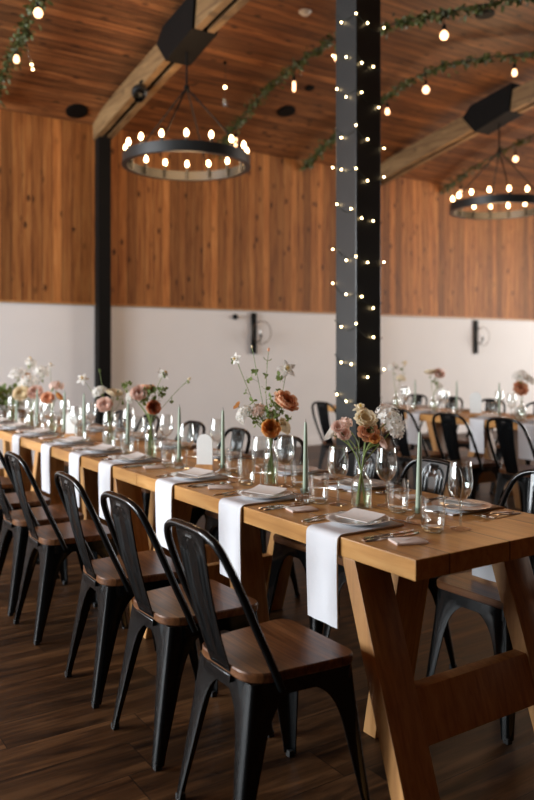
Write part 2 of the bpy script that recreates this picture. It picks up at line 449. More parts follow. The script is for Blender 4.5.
# ------------------------------------------------------------------ metal chairs
def rounded_outline(xf, xr, wf, wr, rf, rr, n=7):
    pts = []
    for cx, cy, r, a0 in ((xf-rf, wf-rf, rf, 0), (xr+rr, wr-rr, rr, 90), (xr+rr, -wr+rr, rr, 180), (xf-rf, -wf+rf, rf, 270)):
        for i in range(n+1):
            a = R(a0+90*i/n); pts.append((cx+r*math.cos(a), cy+r*math.sin(a)))
    return pts
def make_chair(label):
    c = thing('metal_chair', label, 'chair', (0, 0, 0), 0, 'black metal chairs')
    # wooden seat
    o = rounded_outline(.185, -.170, .185, .165, .045, .080)
    def sc(k): return [(x*k, y*k) for x, y in o]
    rings = [[(x, y, .438) for x, y in sc(.985)], [(x, y, .442) for x, y in o], [(x, y, .461) for x, y in o],
             [(x, y, .466) for x, y in sc(.985)], [(x, y, .465) for x, y in sc(.80)], [(x, y, .463) for x, y in sc(.4)]]
    MB().loft(rings).build('seat', M['seat'], c, smooth=24)
    # pressed steel seat frame
    o2 = rounded_outline(.181, -.166, .181, .161, .042, .077)
    def inner(k): return [(x*k, y*k) for x, y in o2]
    MB().loft([[(x, y, .438) for x, y in o2], [(x, y, .398) for x, y in o2], [(x, y, .398) for x, y in inner(.97)], [(x, y, .436) for x, y in inner(.97)]], cap=False).build('seat_frame', M['black'], c, smooth=40)
    # legs, each with half an arch on both its flanges
    def leg(sx, sy):
        cx, cy = (.176, .168) if sx > 0 else (-.158, .150)
        fx, fy = (.222, .205) if sx > 0 else (-.225, .178)
        rings = []
        zs = [.437, .42, .405, .400, .393, .383, .370, .355, .335, .31, .28, .24, .19, .14, .09, .05, .012]
        for z in zs:
            s = 1 - z/.437; s2 = s**1.08
            x = cx + (fx-cx)*s2; y = sy*(cy + (fy-cy)*s2)
            z1, za = .27, .405
            base = .030 + .034*max(0, min(1, (z-.03)/.27))
            def w(h):
                if z >= za: return h
                if z <= z1: return base
                q = (z-z1)/(za-z1); return base + (h-base)*(1-math.sqrt(max(0, 1-q*q)))
            wx, wy = w(abs(cx)+.001), w(cy-.0)
            r = .013 if z > .1 else .011; th = .005
            ix, iy = (-1 if x > 0 else 1), -sy
            ring = [(x+ix*wx, y, z), (x+ix*(wx*.5+r*.5), y - iy*.003, z)]
            for i in range(5):
                a = R(90*i/4); ring.append((x+ix*(r-r*math.sin(a)), y+iy*(r-r*math.cos(a)), z))
            ring += [(x - ix*.003, y+iy*(wy*.5+r*.5), z), (x, y+iy*wy, z)]
            ring += [(x+ix*th, y+iy*wy, z), (x+ix*th*1.6, y+iy*(r*.8+th), z), (x+ix*(r*.8+th), y+iy*th*1.6, z), (x+ix*wx, y+iy*th, z)]
            rings.append(ring)
        l = MB().loft(rings).build('leg', M['black'], c, smooth=50)
        xx = fx + (-1 if sx > 0 else 1)*.0138; yy = sy*(fy-.0138)
        MB().loft([[(xx+a*k, yy+b*k, z) for a, b in ((-1,-1),(1,-1),(1,1),(-1,1))] for z, k in ((0, .0115), (.012, .0120), (.022, .0120))]).build('rubber_foot', M['rubber'], l, bevel=.003)
    for sx in (1, -1):
        for sy in (1, -1): leg(sx, sy)
    # cross brace below the seat
    m = MB()
    for s in (1, -1):
        m.hexa([(-.142, -s*.125-.012, .388), (-.142, -s*.125+.012, .388), (.155, s*.145+.012, .388), (.155, s*.145-.012, .388)],
               [(-.142, -s*.125-.012, .392), (-.142, -s*.125+.012, .392), (.155, s*.145+.012, .392), (.155, s*.145-.012, .392)])
    m.build('cross_brace', M['black'], c, smooth=0)
    # bent tube hoop
    P = [(-.085, .184, .425), (-.120, .187, .50), (-.168, .188, .60), (-.212, .183, .70), (-.246, .168, .78), (-.264, .142, .825), (-.273, .093, .847), (-.276, .04, .853), (-.276, 0, .853)]
    P = P + [(x, -y, z) for x, y, z in P[-2::-1]]
    MB().tube(catmull(P, 5), .0115, 10).build('back_hoop', M['black'], c, smooth=60)
    # splat with pressed arches
    m = MB(); nu, nv = 22, 40; vs = []; fs = []
    H = .44
    def surf(u, v):
        w = .054 + .026*v
        p = Vector((-.163 - .109*v - .012*math.sin(PI*v), u*w, .425 + .420*v))
        # distance from the panel border gives nested arches open at the bottom
        dx = w - abs(u*w); dz = (1-v)*H
        if dz < w: d = w - math.hypot(max(0, w-dx), w-dz)
        else: d = dx
        e = 0
        for c0, amp in ((.020, .005), (.040, .005)):
            q = (d-c0)/.007
            if abs(q) < 1 and v > .14: e += amp*(.5+.5*math.cos(PI*q))
        n = Vector((-.42, 0, -.109)).normalized()
        return p + n*e
    for side, off in ((0, 0.0), (1, .004)):
        for j in range(nv+1):
            for i in range(nu+1):
                p = surf(-1+2*i/nu, j/nv) + Vector((off, 0, 0)); vs.append(p)
    st = (nu+1)*(nv+1)
    for sd in (0, 1):
        for j in range(nv):
            for i in range(nu):
                a = sd*st + j*(nu+1)+i; fs.append((a, a+1, a+nu+2, a+nu+1))
    for j in range(nv):
        for i in (0, nu):
            a = j*(nu+1)+i; fs.append((a, a+nu+1, a+nu+1+st, a+st))
    for i in range(nu):
        for j in (0, nv):
            a = j*(nu+1)+i; fs.append((a, a+1, a+1+st, a+st))
    m.add(vs, fs).build('splat', M['black'], c, smooth=40)
    m = MB(); m.box((-.172, 0, .432), (.014, .13, .022)); m.build('splat_bracket', M['black'], c, bevel=.003)
    return c
ORD = ['nearest', 'second', 'third', 'fourth', 'fifth', 'sixth', 'seventh', 'eighth', 'ninth']
LC = [(1.277, 1.905, 0), (1.29, 2.43, .02), (1.295, 2.945, -.03), (1.30, 3.70, 0), (1.305, 4.17, .03), (1.30, 4.70, 0), (1.30, 5.40, 0)]
chair0 = None
for i, (x, y, a) in enumerate(LC):
    lab = ORD[i] + ' black metal chair with walnut seat along the left side of the long table'
    if chair0 is None:
        chair0 = make_chair(lab); chair0.location = (x, y, 0); chair0.rotation_euler = (0, 0, a)
    else: dup(chair0, (x, y, 0), a, lab)
RC = [(2.357, 1.945, 0), (2.25, 2.455, 0), (2.25, 2.90, .03), (2.27, 3.60, 0), (2.26, 4.14, -.05), (2.27, 4.72, 0), (2.27, 5.42, 0), (2.27, 5.95, .0)]
for i, (x, y, a) in enumerate(RC):
    dup(chair0, (x, y, 0), PI+a, ORD[i] + ' black metal chair tucked in along the far side of the long table')
for i, (x, y, a) in enumerate([(4.81, 3.74, 0), (4.81, 4.29, .03), (4.83, 4.87, 0), (4.82, 5.40, 0), (4.84, 5.94, .05)]):
    dup(chair0, (x, y, 0), a, ('first', 'second', 'third', 'fourth', 'fifth')[i] + ' black chair from the right, on the front side of the back table')
for i, (x, y, a) in enumerate([(6.03, 4.75, 0), (6.03, 5.32, .05), (6.03, 5.88, 0), (6.03, 6.40, 0)]):
    dup(chair0, (x, y, 0), PI+a, ('first', 'second', 'third', 'fourth')[i] + ' black chair from the right, behind the back table near the wall')

# ------------------------------------------------------------------ table ware
TZ = .7602
def make_napkin():
    prof = [(.27, .004), (.20, .004), (.10, .004), (.03, .004), (.006, .003), (-.006, -.004), (-.010, -.02), (-.011, -.08), (-.010, -.16), (-.008, -.23), (-.007, -.285)]
    path = catmull([(x, 0, z) for x, z in prof], 3)
    rings = []
    m = len(path)
    for i, p in enumerate(path):
        t = path[min(i+1, m-1)]-path[max(i-1, 0)]; t.normalize(); n = Vector((-t.z, 0, t.x))
        if n.z < 0 and n.x > 0: n = -n
        if i < 6: n = Vector((0, 0, 1))
        else: n = Vector((t.z, 0, -t.x)); n = n if n.x < .01 or n.z > 0 else -n
        hang = max(0, -p.z/.285)
        ring = []
        cols = 9
        for j in range(cols):
            y = -.08 + .16*j/(cols-1); y *= 1 - .03*hang
            ring.append(p + Vector((0, y, 0)) + n*(.0028 + .0015*hang*math.sin(j*1.4)))
        for j in range(cols-1, -1, -1):
            y = -.08 + .16*j/(cols-1); y *= 1 - .03*hang
            ring.append(p + Vector((0, y, 0)) + n*(-.0028 + .0015*hang*math.sin(j*1.4)))
        rings.append(ring)
    return MB().loft(rings).build('napkin', M['linen'], smooth=50)
def make_plate():
    prof = [(0, .0), (.062, 0), (.066, .002), (.104, .013), (.108, .0155), (.105, .0165), (.068, .0065), (.060, .0045), (0, .004)]
    return MB().lathe(prof, 40).build('plate', M['ceramic'], smooth=40)
def make_card():
    t = thing('menu_card', 'x', 'card')
    m = MB(); n = 6
    def leaf(z0, lift, sgn):
        rings = []
        for i in range(n+1):
            q = i/n; x = -.045 + .09*q; z = z0 + lift*q*q
            rings.append([(x, -.072, z), (x, .072, z), (x, .072, z+.0008), (x, -.072, z+.0008)])
        return rings
    MB().loft(leaf(.0, .004, 1)).build('lower_leaf', M['vellum'], t, smooth=60)
    MB().loft(leaf(.0015, .014, 1)).build('upper_leaf', M['vellum'], t, smooth=60)
    return t
def make_packet():
    t = thing('favour_packet', 'x', 'packet')
    rings = []
    for i, (s, z) in enumerate(((.94, 0), (1, .004), (.93, .0075), (.6, .010))):
        rings.append([(x*s*.052, y*s*.036, z) for x, y in ((-1, -1), (0, -1.03), (1, -1), (1.02, 0), (1, 1), (0, 1.03), (-1, 1), (-1.02, 0))])
    MB().loft(rings).build('envelope', M['paper'], t, smooth=40)
    MB().add([(-.051, -.034, .0085), (-.051, .034, .0085), (.012, 0, .0120), (-.051, -.034, .0079), (-.051, .034, .0079), (.012, 0, .0112)],
             [(0, 2, 1), (3, 4, 5), (0, 1, 4, 3), (1, 2, 5, 4), (2, 0, 3, 5)]).build('flap', M['vellum'], t, smooth=0)
    return t
def strip(pts):
    """flat tapered piece from (x, halfwidth, z, thickness) rows"""
    return [[(x, -w, z), (x, w, z), (x, w*.8, z+t), (x, -w*.8, z+t)] for x, w, z, t in pts]
def make_fork():
    m = MB()
    m.loft(strip([(-.10, .004, .0, .002), (-.085, .0085, 0, .0026), (-.05, .007, .002, .003), (0, .0035, .006, .003), (.02, .003, .007, .003), (.035, .006, .006, .0025), (.048, .0115, .004, .002), (.058, .0120, .003, .002)]))
    for k in range(4):
        y = -.0094 + .00627*k
        m.loft([[(x, y-w, z), (x, y+w, z), (x, y+w, z+.0016), (x, y-w, z+.0016)] for x, w, z in ((.056, .0021, .003), (.080, .0019, .004), (.100, .0011, .009))])
    return m.build('fork', M['steel'], smooth=40)
def make_knife():
    t = thing('knife', 'x', 'knife')
    MB().loft(strip([(-.11, .005, 0, .003), (-.10, .009, 0, .006), (-.05, .008, 0, .006), (.0, .0055, .001, .005)])).build('handle', M['steel'], t, smooth=40)
    MB().loft([[(x, a, .0015), (x, b, .0015), (x, b, .0035), (x, a, .0028)] for x, a, b in ((-.002, -.005, .005), (.02, -.0095, .0065), (.07, -.010, .0062), (.098, -.006, .006), (.112, .002, .0045))]).build('blade', M['steel'], t, smooth=40)
    return t
def make_spoon():
    m = MB()
    m.loft(strip([(-.085, .004, 0, .002), (-.075, .0075, 0, .0026), (-.04, .006, .003, .003), (.0, .003, .006, .003), (.03, .003, .006, .003), (.042, .005, .005, .002)]))
    n = 10; vs = [];
    for s in (0, .0012):
        for i in range(6):
            r = i/5
            for k in range(n):
                a = 2*PI*k/n; vs.append((.062+.026*r*math.cos(a), .0165*r*math.sin(a), .0006+.0065*r*r + s))
    fs = []
    for sd in (0, 60):
        for i in range(5):
            for k in range(n): fs.append((sd+i*n+k, sd+i*n+(k+1) % n, sd+(i+1)*n+(k+1) % n, sd+(i+1)*n+k))
    for k in range(n): fs.append((50+k, 50+(k+1) % n, 110+(k+1) % n, 110+k))
    m.add(vs, fs)
    return m.build('spoon', M['steel'], smooth=50)
def make_wine():
    t = thing('wine_glass', 'x', 'glass')
    MB().lathe([(.0, .092), (.008, .0935), (.020, .100), (.031, .114), (.0385, .133), (.0405, .150), (.039, .172), (.035, .200), (.0325, .219), (.0318, .2195), (.0342, .199), (.0380, .172), (.0393, .150), (.0375, .134), (.030, .1155), (.019, .102), (.007, .096), (0, .095)], 32).build('bowl', M['glass'], t, smooth=60)
    MB().lathe([(.0045, .012), (.0036, .03), (.0034, .06), (.0042, .085), (.0085, .0935)], 14).build('stem', M['glass_thick'], t, smooth=60)
    MB().lathe([(0, .0), (.034, 0), (.0345, .0018), (.025, .004), (.010, .008), (.0045, .0125)], 32).build('foot', M['glass'], t, smooth=60)
    return t
def make_tumbler():
    t = thing('water_tumbler', 'x', 'glass')
    MB().lathe([(.0335, .006), (.0365, .020), (.0390, .06), (.0395, .113), (.0380, .1135), (.0373, .06), (.0345, .020), (.031, .014)], 32).build('wall', M['glass'], t, smooth=60)
    MB().lathe([(0, 0), (.029, 0), (.0335, .003), (.0355, .012), (.030, .0165), (0, .0135)], 32).build('base', M['glass_thick'], t, smooth=60)
    return t
def make_holder():
    t = thing('candle_holder', 'x', 'candle holder')
    MB().lathe([(0, 0), (.036, 0), (.039, .006), (.034, .014), (.020, .020), (.016, .026)], 40, lobes=8, lobe_amp=.07).build('base', M['glass_thick'], t, smooth=50)
    MB().lathe([(.016, .026), (.0195, .034), (.021, .050), (.0195, .050), (.0165, .036), (.013, .030), (0, .029)], 32, lobes=8, lobe_amp=.04).build('cup', M['glass_thick'], t, smooth=50)
    return t
def make_candle():
    t = thing('taper_candle', 'x', 'candle')
    MB().lathe([(0, 0), (.0105, 0), (.0108, .004), (.0096, .09), (.0078, .20), (.0060, .262), (.0040, .272), (0, .274)], 18).build('wax', M['candle'], t, smooth=50)
    MB().tube([(0, 0, .272), (.0005, 0, .279), (.0015, 0, .285)], .0009, 6).build('wick', M['wick'], t)
    return t
def make_sign():
    t = thing('arch_sign', 'x', 'sign')
    w, h = .040, .165; pr = [(w, .028)] + [(w*math.cos(R(a)), h-w+.012+w*math.sin(R(a))) for a in range(0, 181, 10)] + [(-w, .028)]
    MB().loft([[(x, y, z) for x, z in pr] for y in (-.005, .005)]).build('arched_board', M['sign'], t, smooth=30, bevel=.001)
    MB().box((0, 0, .015), (.09, .036, .030)).build('base_block', M['oak_leg'], t, bevel=.002)
    return t
protos = {}
def place(kind, maker, label, loc, rz=0, cat=None, group=None):
    """first use moves the prototype itself, later uses copy it"""
    if kind not in protos:
        o = maker(); protos[kind] = o
        o.location = loc; o.rotation_euler = (0, 0, rz)
    else:
        o = dup(protos[kind], loc, rz)
    tag(o, label, cat, group)
    return o
NUM = ['first', 'second', 'third', 'fourth', 'fifth', 'sixth', 'seventh', 'eighth', 'ninth']
def setting(X, Y, rz, where, full=True, jit=0.0, groupname='front table', hang=True, wine=None, tumb=None):
    c, s = math.cos(rz), math.sin(rz)
    def W(x, y, z=0): return (X + c*x - s*y, Y + s*x + c*y, TZ + z)
    j = lambda q: random.uniform(-q, q)
    if hang: place('napkin', make_napkin, 'white linen napkin hanging off the edge at ' + where, W(0, 0), rz, 'napkin', 'napkins on the ' + groupname)
    place('plate', make_plate, 'round white plate at ' + where, W(.155+j(.006), .02+j(.008), .0065 if hang else 0), rz, 'plate', 'plates on the ' + groupname)
    place('card', make_card, 'pale folded menu card on plate at ' + where, W(.16+j(.005), .015, .0235 if hang else .017), rz+.12+j(.2), 'card', 'menu cards on the ' + groupname)
    if full:
        place('packet', make_packet, 'blush paper packet at ' + where, W(.135+j(.015), -.255+j(.01)), rz-.25+j(.3), 'packet', 'paper packets on the ' + groupname)
        place('fork', make_fork, 'outer steel fork at ' + where, W(.125+j(.01), .175), rz+j(.06)+.05, 'fork', 'forks on the ' + groupname)
        place('fork', make_fork, 'inner steel fork at ' + where, W(.135+j(.01), .145), rz+j(.06)+.05, 'fork', 'forks on the ' + groupname)
        place('knife', make_knife, 'inner steel table knife at ' + where, W(.130+j(.01), -.150), rz+j(.06), 'knife', 'knives on the ' + groupname)
        place('knife', make_knife, 'outer steel knife at ' + where, W(.135+j(.01), -.178), rz+j(.06), 'knife', 'knives on the ' + groupname)
        place('spoon', make_spoon, 'steel dessert spoon above the plate at ' + where, W(.300+j(.005), -.03), rz+PI/2+j(.1)+.35, 'spoon', 'spoons on the ' + groupname)
    if wine: place('wine', make_wine, 'stemmed wine glass at ' + where, (wine[0], wine[1], TZ), 0, 'glass', 'wine glasses on the ' + groupname)
    if tumb: place('tumbler', make_tumbler, 'clear water tumbler at ' + where, (tumb[0], tumb[1], TZ), 0, 'glass', 'tumblers on the ' + groupname)
LX, RX = 1.525, 1.525+TW
left = [(1.965, (1.84, 2.287), (1.80, 2.355)), (2.535, (1.783, 2.73), (1.79, 2.855)), (3.10, (1.80, 3.43), (1.757, 3.54)),
        (3.785, (1.79, 3.99), (1.77, 4.09)), (4.235, (1.80, 4.42), (1.76, 4.33)), (4.745, (1.79, 4.97), (1.77, 4.83)),
        (5.39, (1.80, 5.58), (1.76, 5.66)), (5.95, (1.80, 6.02), (1.76, 6.08)), (6.45, (1.80, 6.50), (1.76, 6.58))]
for i, (y, w, t) in enumerate(left):
    setting(LX, y, 0, NUM[i] + ' place, left side of long table', wine=w, tumb=t)
right = [(1.98, (1.917, 1.752), (1.815, 1.775)), (2.53, (1.974, 2.168), (1.936, 2.065)), (3.02, (1.896, 2.713), (1.958, 2.695)),
         (3.70, (2.075, 3.60), (1.93, 3.19)), (4.22, (1.98, 4.02), (1.97, 4.13)), (4.76, (2.0, 4.60), (1.98, 4.68)),
         (5.42, (2.0, 5.25), (1.98, 5.34)), (5.95, (2.0, 5.80), (1.98, 5.88)), (6.45, (2.0, 6.3), (1.98, 6.38))]
for i, (y, w, t) in enumerate(right):
    setting(RX, y, PI, NUM[i] + ' place, far side of long table', full=(i < 7), wine=w, tumb=t)
b_l, b_r = 5.20, 5.20+TW
for i, y in enumerate([4.05, 4.56, 5.33, 5.86, 6.35]):
    setting(b_l, y, 0, NUM[i] + ' place from right, front of back table', full=(i < 3), groupname='back table', wine=(b_l+.28, y-.13), tumb=(b_l+.27, y-.22))
for i, y in enumerate([4.62, 5.33, 5.86, 6.35]):
    setting(b_r, y, PI, NUM[i] + ' place from right, wall side of back table', full=False, groupname='back table', hang=False, wine=(b_r-.28, y+.13), tumb=(b_r-.27, y+.22))

# candles in glass holders
cand = [(1.88, 1.905), (1.786, 2.42), (1.845, 3.15), (1.775, 3.46), (1.85, 4.265), (1.82, 4.90), (1.795, 5.22), (1.77, 5.75), (1.74, 6.17)]
for i, (x, y) in enumerate(cand):
    w = NUM[i] + ' from the near end of the long table'
    place('holder', make_holder, 'small clear glass candle holder, ' + w, (x, y, TZ), i*.4, 'candle holder', 'candle holders on the front table')
    o = place('candle', make_candle, 'sage green taper candle, ' + w, (x, y, TZ+.030), i*.7, 'candle', 'taper candles on the front table')
    o.rotation_euler = (random.uniform(-.03, .03), random.uniform(-.03, .03), i*.7)
for i, (x, y) in enumerate([(5.55, 4.62), (5.55, 5.12), (5.50, 5.62), (5.55, 6.25)]):
    w = NUM[i] + ' from the right on the back table'
    place('holder', make_holder, 'small clear glass candle holder, ' + w, (x, y, TZ), i*.4, 'candle holder', 'candle holders on the back table')
    place('candle', make_candle, 'sage green taper candle, ' + w, (x, y, TZ+.030), i*.7, 'candle', 'taper candles on the back table')
place('sign', make_sign, 'white arched table sign on the long table, nearer one', (1.837, 3.31, TZ), -.8, 'sign', 'arched table signs')
place('sign', make_sign, 'white arched table sign on the long table, farther one', (1.795, 5.07, TZ), -.75, 'sign', 'arched table signs')
bsign = place('sign', make_sign, 'white arched table sign on the back table', (5.36, 4.72, TZ), -.95, 'sign', 'arched table signs')

bsign.scale = (1.25, 1.25, 1.25)
# ------------------------------------------------------------------ vases and flowers
def frame(p, d, spin=0):
    d = Vector(d).normalized(); q = d.to_track_quat('Z', 'Y')
    return Matrix.Translation(Vector(p)) @ q.to_matrix().to_4x4() @ Matrix.Rotation(spin, 4, 'Z')
def petal_patch(mb, Mx, r, th0, th1, phi, dphi, curl=0.0, nu=6, nv=6, point=0.0, ruffle=0.0):
    vs = []; fs = []
    for j in range(nv+1):
        v = j/nv; th = th0 + (th1-th0)*v
        for i in range(nu+1):
            u = -1+2*i/nu
            wid = dphi*(math.sin(PI*min(1, .25+.75*v*.72)) if point == 0 else (math.sin(PI*(.08+.92*v))**.8*.9+.02))
            rr = r*(1 + curl*v*v - .10*u*u*v + ruffle*math.sin(u*7+phi*3)*v*v)
            a = phi + u*wid
            vs.append((rr*math.sin(th)*math.cos(a), rr*math.sin(th)*math.sin(a), r*.95 - rr*math.cos(th) if False else -rr*math.cos(th)+r))
    for j in range(nv):
        for i in range(nu):
            a = j*(nu+1)+i; fs.append((a, a+1, a+nu+2, a+nu+1))
    mb.add(vs, fs, Mx)
def bloom_ranunculus(mb, p, d, r, open_=.0):
    Mx = frame(p, d, random.random()*6)
    layers = 6
    for k in range(layers):
        q = k/(layers-1); n = 4+k
        rr = r*(.32+.68*q); top = R(150-55*q-25*open_*q)
        for i in range(n):
            petal_patch(mb, Mx, rr, R(12), top+random.uniform(-.12, .12), 2*PI*(i+.5*(k % 2))/n+random.uniform(-.15, .15), PI/n*1.45, curl=.06+.28*open_*q, ruffle=.03)
def bloom_star(mb, p, d, r):
    Mx = frame(p, d, random.random()*6)
    mb.cur = 0
    for i in range(5):
        a = 2*PI*i/5; L = Matrix.Rotation(a, 4, 'Z')
        vs = []; fs = []
        for j in range(7):
            v = j/6; w = r*.26*math.sin(PI*(.06+.94*v))**.9
            for u in (-1, 0, 1): vs.append((r*v, u*w, r*(.22*v-.3*v*v) + (.05*r if u == 0 else 0)))
        for j in range(6):
            for k in range(2):
                b = j*3+k; fs.append((b, b+1, b+4, b+3))
        mb.add(vs, fs, Mx @ L)
        petal_patch(mb, Mx, r*.36, R(20), R(105), a+PI/5, PI/5*1.1, curl=.1, nu=4, nv=4)
        mb.tube([Mx @ L @ Vector((r*.12, 0, 0)), Mx @ L @ Vector((r*.25, 0, -r*.35)), Mx @ L @ Vector((r*.16, 0, -r*.7))], [r*.06, r*.035, r*.015], 5)
    mb.cur = 1
    for i in range(10):
        a = i*2.4; rad = r*.03*math.sqrt(i)
        q = Mx @ Vector((rad*math.cos(a), rad*math.sin(a), r*.1)); e = Mx @ Vector((rad*2*math.cos(a), rad*2*math.sin(a), r*(.50+.1*random.random())))
        mb.tube([q, e], [r*.012, r*.03], 4)
    mb.cur = 0
def floret(mb, p, d, r, n=4):
    Mx = frame(p, d, random.random()*6); vs = [(0, 0, 0)]; fs = []
    for i in range(n):
        a = 2*PI*i/n; b = PI/n*.85
        k = len(vs)
        vs += [(r*.6*math.cos(a-b), r*.6*math.sin(a-b), r*.15), (r*math.cos(a-b*.45), r*math.sin(a-b*.45), r*.32), (r*1.05*math.cos(a+b*.45), r*1.05*math.sin(a+b*.45), r*.25), (r*.6*math.cos(a+b), r*.6*math.sin(a+b), r*.15)]
        fs.append((0, k, k+1, k+2, k+3))
    mb.add(vs, fs, Mx)
def bloom_cluster(mb, p, d, r, n=42, fr=.0115):
    n = int(46*max(.7, r/.04))
    Mx = frame(p, d)
    for i in range(n):
        z = 1-1.35*(i+.5)/n; a = i*2.39996; q = math.sqrt(max(0, 1-z*z)); k = random.uniform(.75, 1.05)
        v = Vector((q*math.cos(a), q*math.sin(a), z*.85))*r*k
        n_ = (Mx.to_3x3() @ v).normalized() + Vector((random.uniform(-.3, .3), random.uniform(-.3, .3), random.uniform(-.3, .3)))
        floret(mb, Mx @ v, n_, fr*random.uniform(.8, 1.2), random.choice((4, 5)))
def bloom_ruffle(mb, p, d, r):
    Mx = frame(p, d, random.random()*6)
    for k in range(3):
        n = 5
        for i in range(n):
            petal_patch(mb, Mx, r*(.55+.25*k), R(10), R(120-22*k), 2*PI*(i+.4*k)/n+random.uniform(-.2, .2), PI/n*1.5, curl=.3, ruffle=.12)
def bloom_bud(mb, p, d, r):
    mb.lathe([(0, 0), (r*.7, r*.5), (r, r*1.3), (r*.7, r*2.4), (r*.2, r*3.1), (0, r*3.2)], 8, frame(p, d))
def leaf_shape(mb, p, d, L, w):
    d = Vector(d).normalized(); Mx = frame(p, d, random.random()*6); vs = []; fs = []
    for j in range(6):
        v = j/5; ww = w*math.sin(PI*(.1+.86*v))**.8
        for u in (-1, 0, 1): vs.append((u*ww, .15*L*math.sin(PI*v)+(abs(u))*.12*w, v*L))
    for j in range(5):
        for k in range(2):
            b = j*3+k; fs.append((b, b+1, b+4, b+3))
    mb.add(vs, fs, Mx)
def trefoil(mb, p, d, s):
    d = Vector(d).normalized()
    for k in range(3):
        a = 2*PI*k/3+random.random()*.5; o = d.orthogonal().normalized(); o.rotate(Matrix.Rotation(a, 3, d))
        leaf_shape(mb, p, (d*.35+o), s, s*.42)
FK = {
 'ranunculus': ('ranunculus', 'ranunculus'), 'rose': ('garden_rose', 'open rose'), 'star': ('columbine', 'star shaped columbine'),
 'spray': ('blossom_spray', 'cluster of tiny blossoms'), 'ruffle': ('sweet_pea', 'ruffled flower'), 'bud': ('flower_bud', 'flower bud on a thin stem'), 'sprig': ('leafy_sprig', 'leafy sprig')}
def flower(vase, kind, off, size, colour, label, group, leaves=0, neck=.012, face=None):
    """one stem standing in a vase; off = head position relative to the vase foot"""
    vx, vy, vz, nh = vase
    nm = FK[kind][0]
    f = thing(nm, label, 'flower', (vx, vy, vz+.010), 0, group)
    hd = Vector(off) - Vector((0, 0, .010)); a = random.random()*6.28
    az = math.atan2(hd.y, hd.x)
    pb = Vector((-math.cos(az)*.014+random.uniform(-.006, .006), -math.sin(az)*.014+random.uniform(-.006, .006), 0))
    pn = Vector((math.cos(az)*neck*.6*random.uniform(.2, 1), math.sin(az)*neck*.6*random.uniform(.2, 1), nh-.01))
    mid = pn.lerp(hd, .5) + Vector((random.uniform(-.012, .012), random.uniform(-.012, .012), .02))
    pts = catmull([pb, pn*1.0, mid, hd], 6)
    thin = kind in ('star', 'bud', 'sprig')
    MB().tube(pts, .0013 if thin else .0022, 6).build('stem', M['stem'], f, smooth=60)
    d = (hd-mid).normalized()
    if face is not None: d = Vector(face)
    mb = MB()
    if kind == 'ranunculus': bloom_ranunculus(mb, hd, d, size)
    elif kind == 'rose': bloom_ranunculus(mb, hd, d, size, 1.0)
    elif kind == 'star': bloom_star(mb, hd, d, size)
    elif kind == 'spray': bloom_cluster(mb, hd, d, size)
    elif kind == 'ruffle': bloom_ruffle(mb, hd, d, size)
    elif kind == 'bud': bloom_bud(mb, hd, d, size)
    if kind != 'sprig':
        mats = [M[colour], M['yellow']] if kind == 'star' else M[colour]
        mb.build('bloom', mats, f, smooth=70)
    if kind == 'spray':
        s = MB()
        for i in range(9):
            t = random.uniform(0, 6.28); e = hd + Vector((math.cos(t), math.sin(t), random.uniform(-.2, .8)))*size*.8
            s.tube([hd.lerp(mid, .25), e], .0007, 4)
        s.build('branchlets', M['stem'], f)
    if leaves or kind == 'sprig':
        l = MB()
        m = len(pts)
        for i in range(leaves or 6):
            q = pts[min(m-1, int(m*random.uniform(.60, .97)))]
            t = random.uniform(0, 6.28); dd = Vector((math.cos(t), math.sin(t), random.uniform(.1, .7)))
            e = q + dd*random.uniform(.015, .035)
            l.tube([q, e], .0007, 4); trefoil(l, e, dd, random.uniform(.014, .024))
        l.build('leaves', M['leaf'], f, smooth=70)
    return f
def vase_wide():
    t = thing('bottle_vase', 'x', 'vase')
    MB().lathe([(0, 0), (.035, 0), (.0385, .004), (.0385, .085), (.036, .098), (.026, .112), (.018, .121), (.0165, .132), (.0165, .143), (.021, .148), (.021, .151), (.015, .150), (.0145, .121), (.024, .109), (.0345, .096), (.0365, .085), (.0365, .007), (0, .006)], 36).build('bottle', M['glass'], t, smooth=50)
    MB().lathe([(0, .008), (.0355, .008), (.0355, .066), (0, .066)], 28).build('water', M['water'], t, smooth=50)
    return t
def vase_tall():
    t = thing('tall_bottle_vase', 'x', 'vase')
    MB().lathe([(0, 0), (.029, 0), (.032, .004), (.032, .120), (.029, .138), (.020, .156), (.0175, .168), (.0175, .186), (.0205, .190), (.0205, .193), (.0155, .192), (.0155, .166), (.018, .154), (.0275, .136), (.030, .120), (.030, .007), (0, .006)], 36).build('bottle', M['glass'], t, smooth=50)
    MB().lathe([(0, .008), (.0295, .008), (.0295, .10), (0, .10)], 28).build('water', M['water'], t, smooth=50)
    return t
# image-right direction is (+.83,-.55); helper turns (right, toward viewer, up) into world offset
def off(r, t, z): return (r*.833 - t*.553, -r*.553 - t*.833, z)
VC = (-.45, -.75, .5)
# vase 1: cream, blush and white
v = (1.885, 2.205, TZ, .15); wl = 'in the nearest vase'; gl = 'flowers in the nearest vase'
place('vw', vase_wide, 'clear bottle vase nearest the viewer on the long table', v[:3], 0, 'vase')
flower(v, 'ruffle', off(-.105,.0,.265), .026, 'white_petal', 'white ruffled flower leaning farthest left ' + wl, gl)
flower(v, 'ruffle', off(-.070,.02,.268), .022, 'blush_petal', 'pale blush ruffled flower left of centre ' + wl, gl, face=(-.4,-.7,.5))
flower(v, 'spray', off(-.060,-.01,.300), .030, 'blush_petal', 'small blush blossom spray at the left ' + wl, gl)
flower(v, 'ruffle', off(.010,.02,.315), .034, 'cream_petal', 'cream ruffled flower at the centre ' + wl, gl, leaves=2, face=(-.3,-.6,.7))
flower(v, 'star', off(-.004,.0,.365), .034, 'cream_petal', 'cream star flower topping the bunch ' + wl, gl, face=(-.3,-.5,.9))
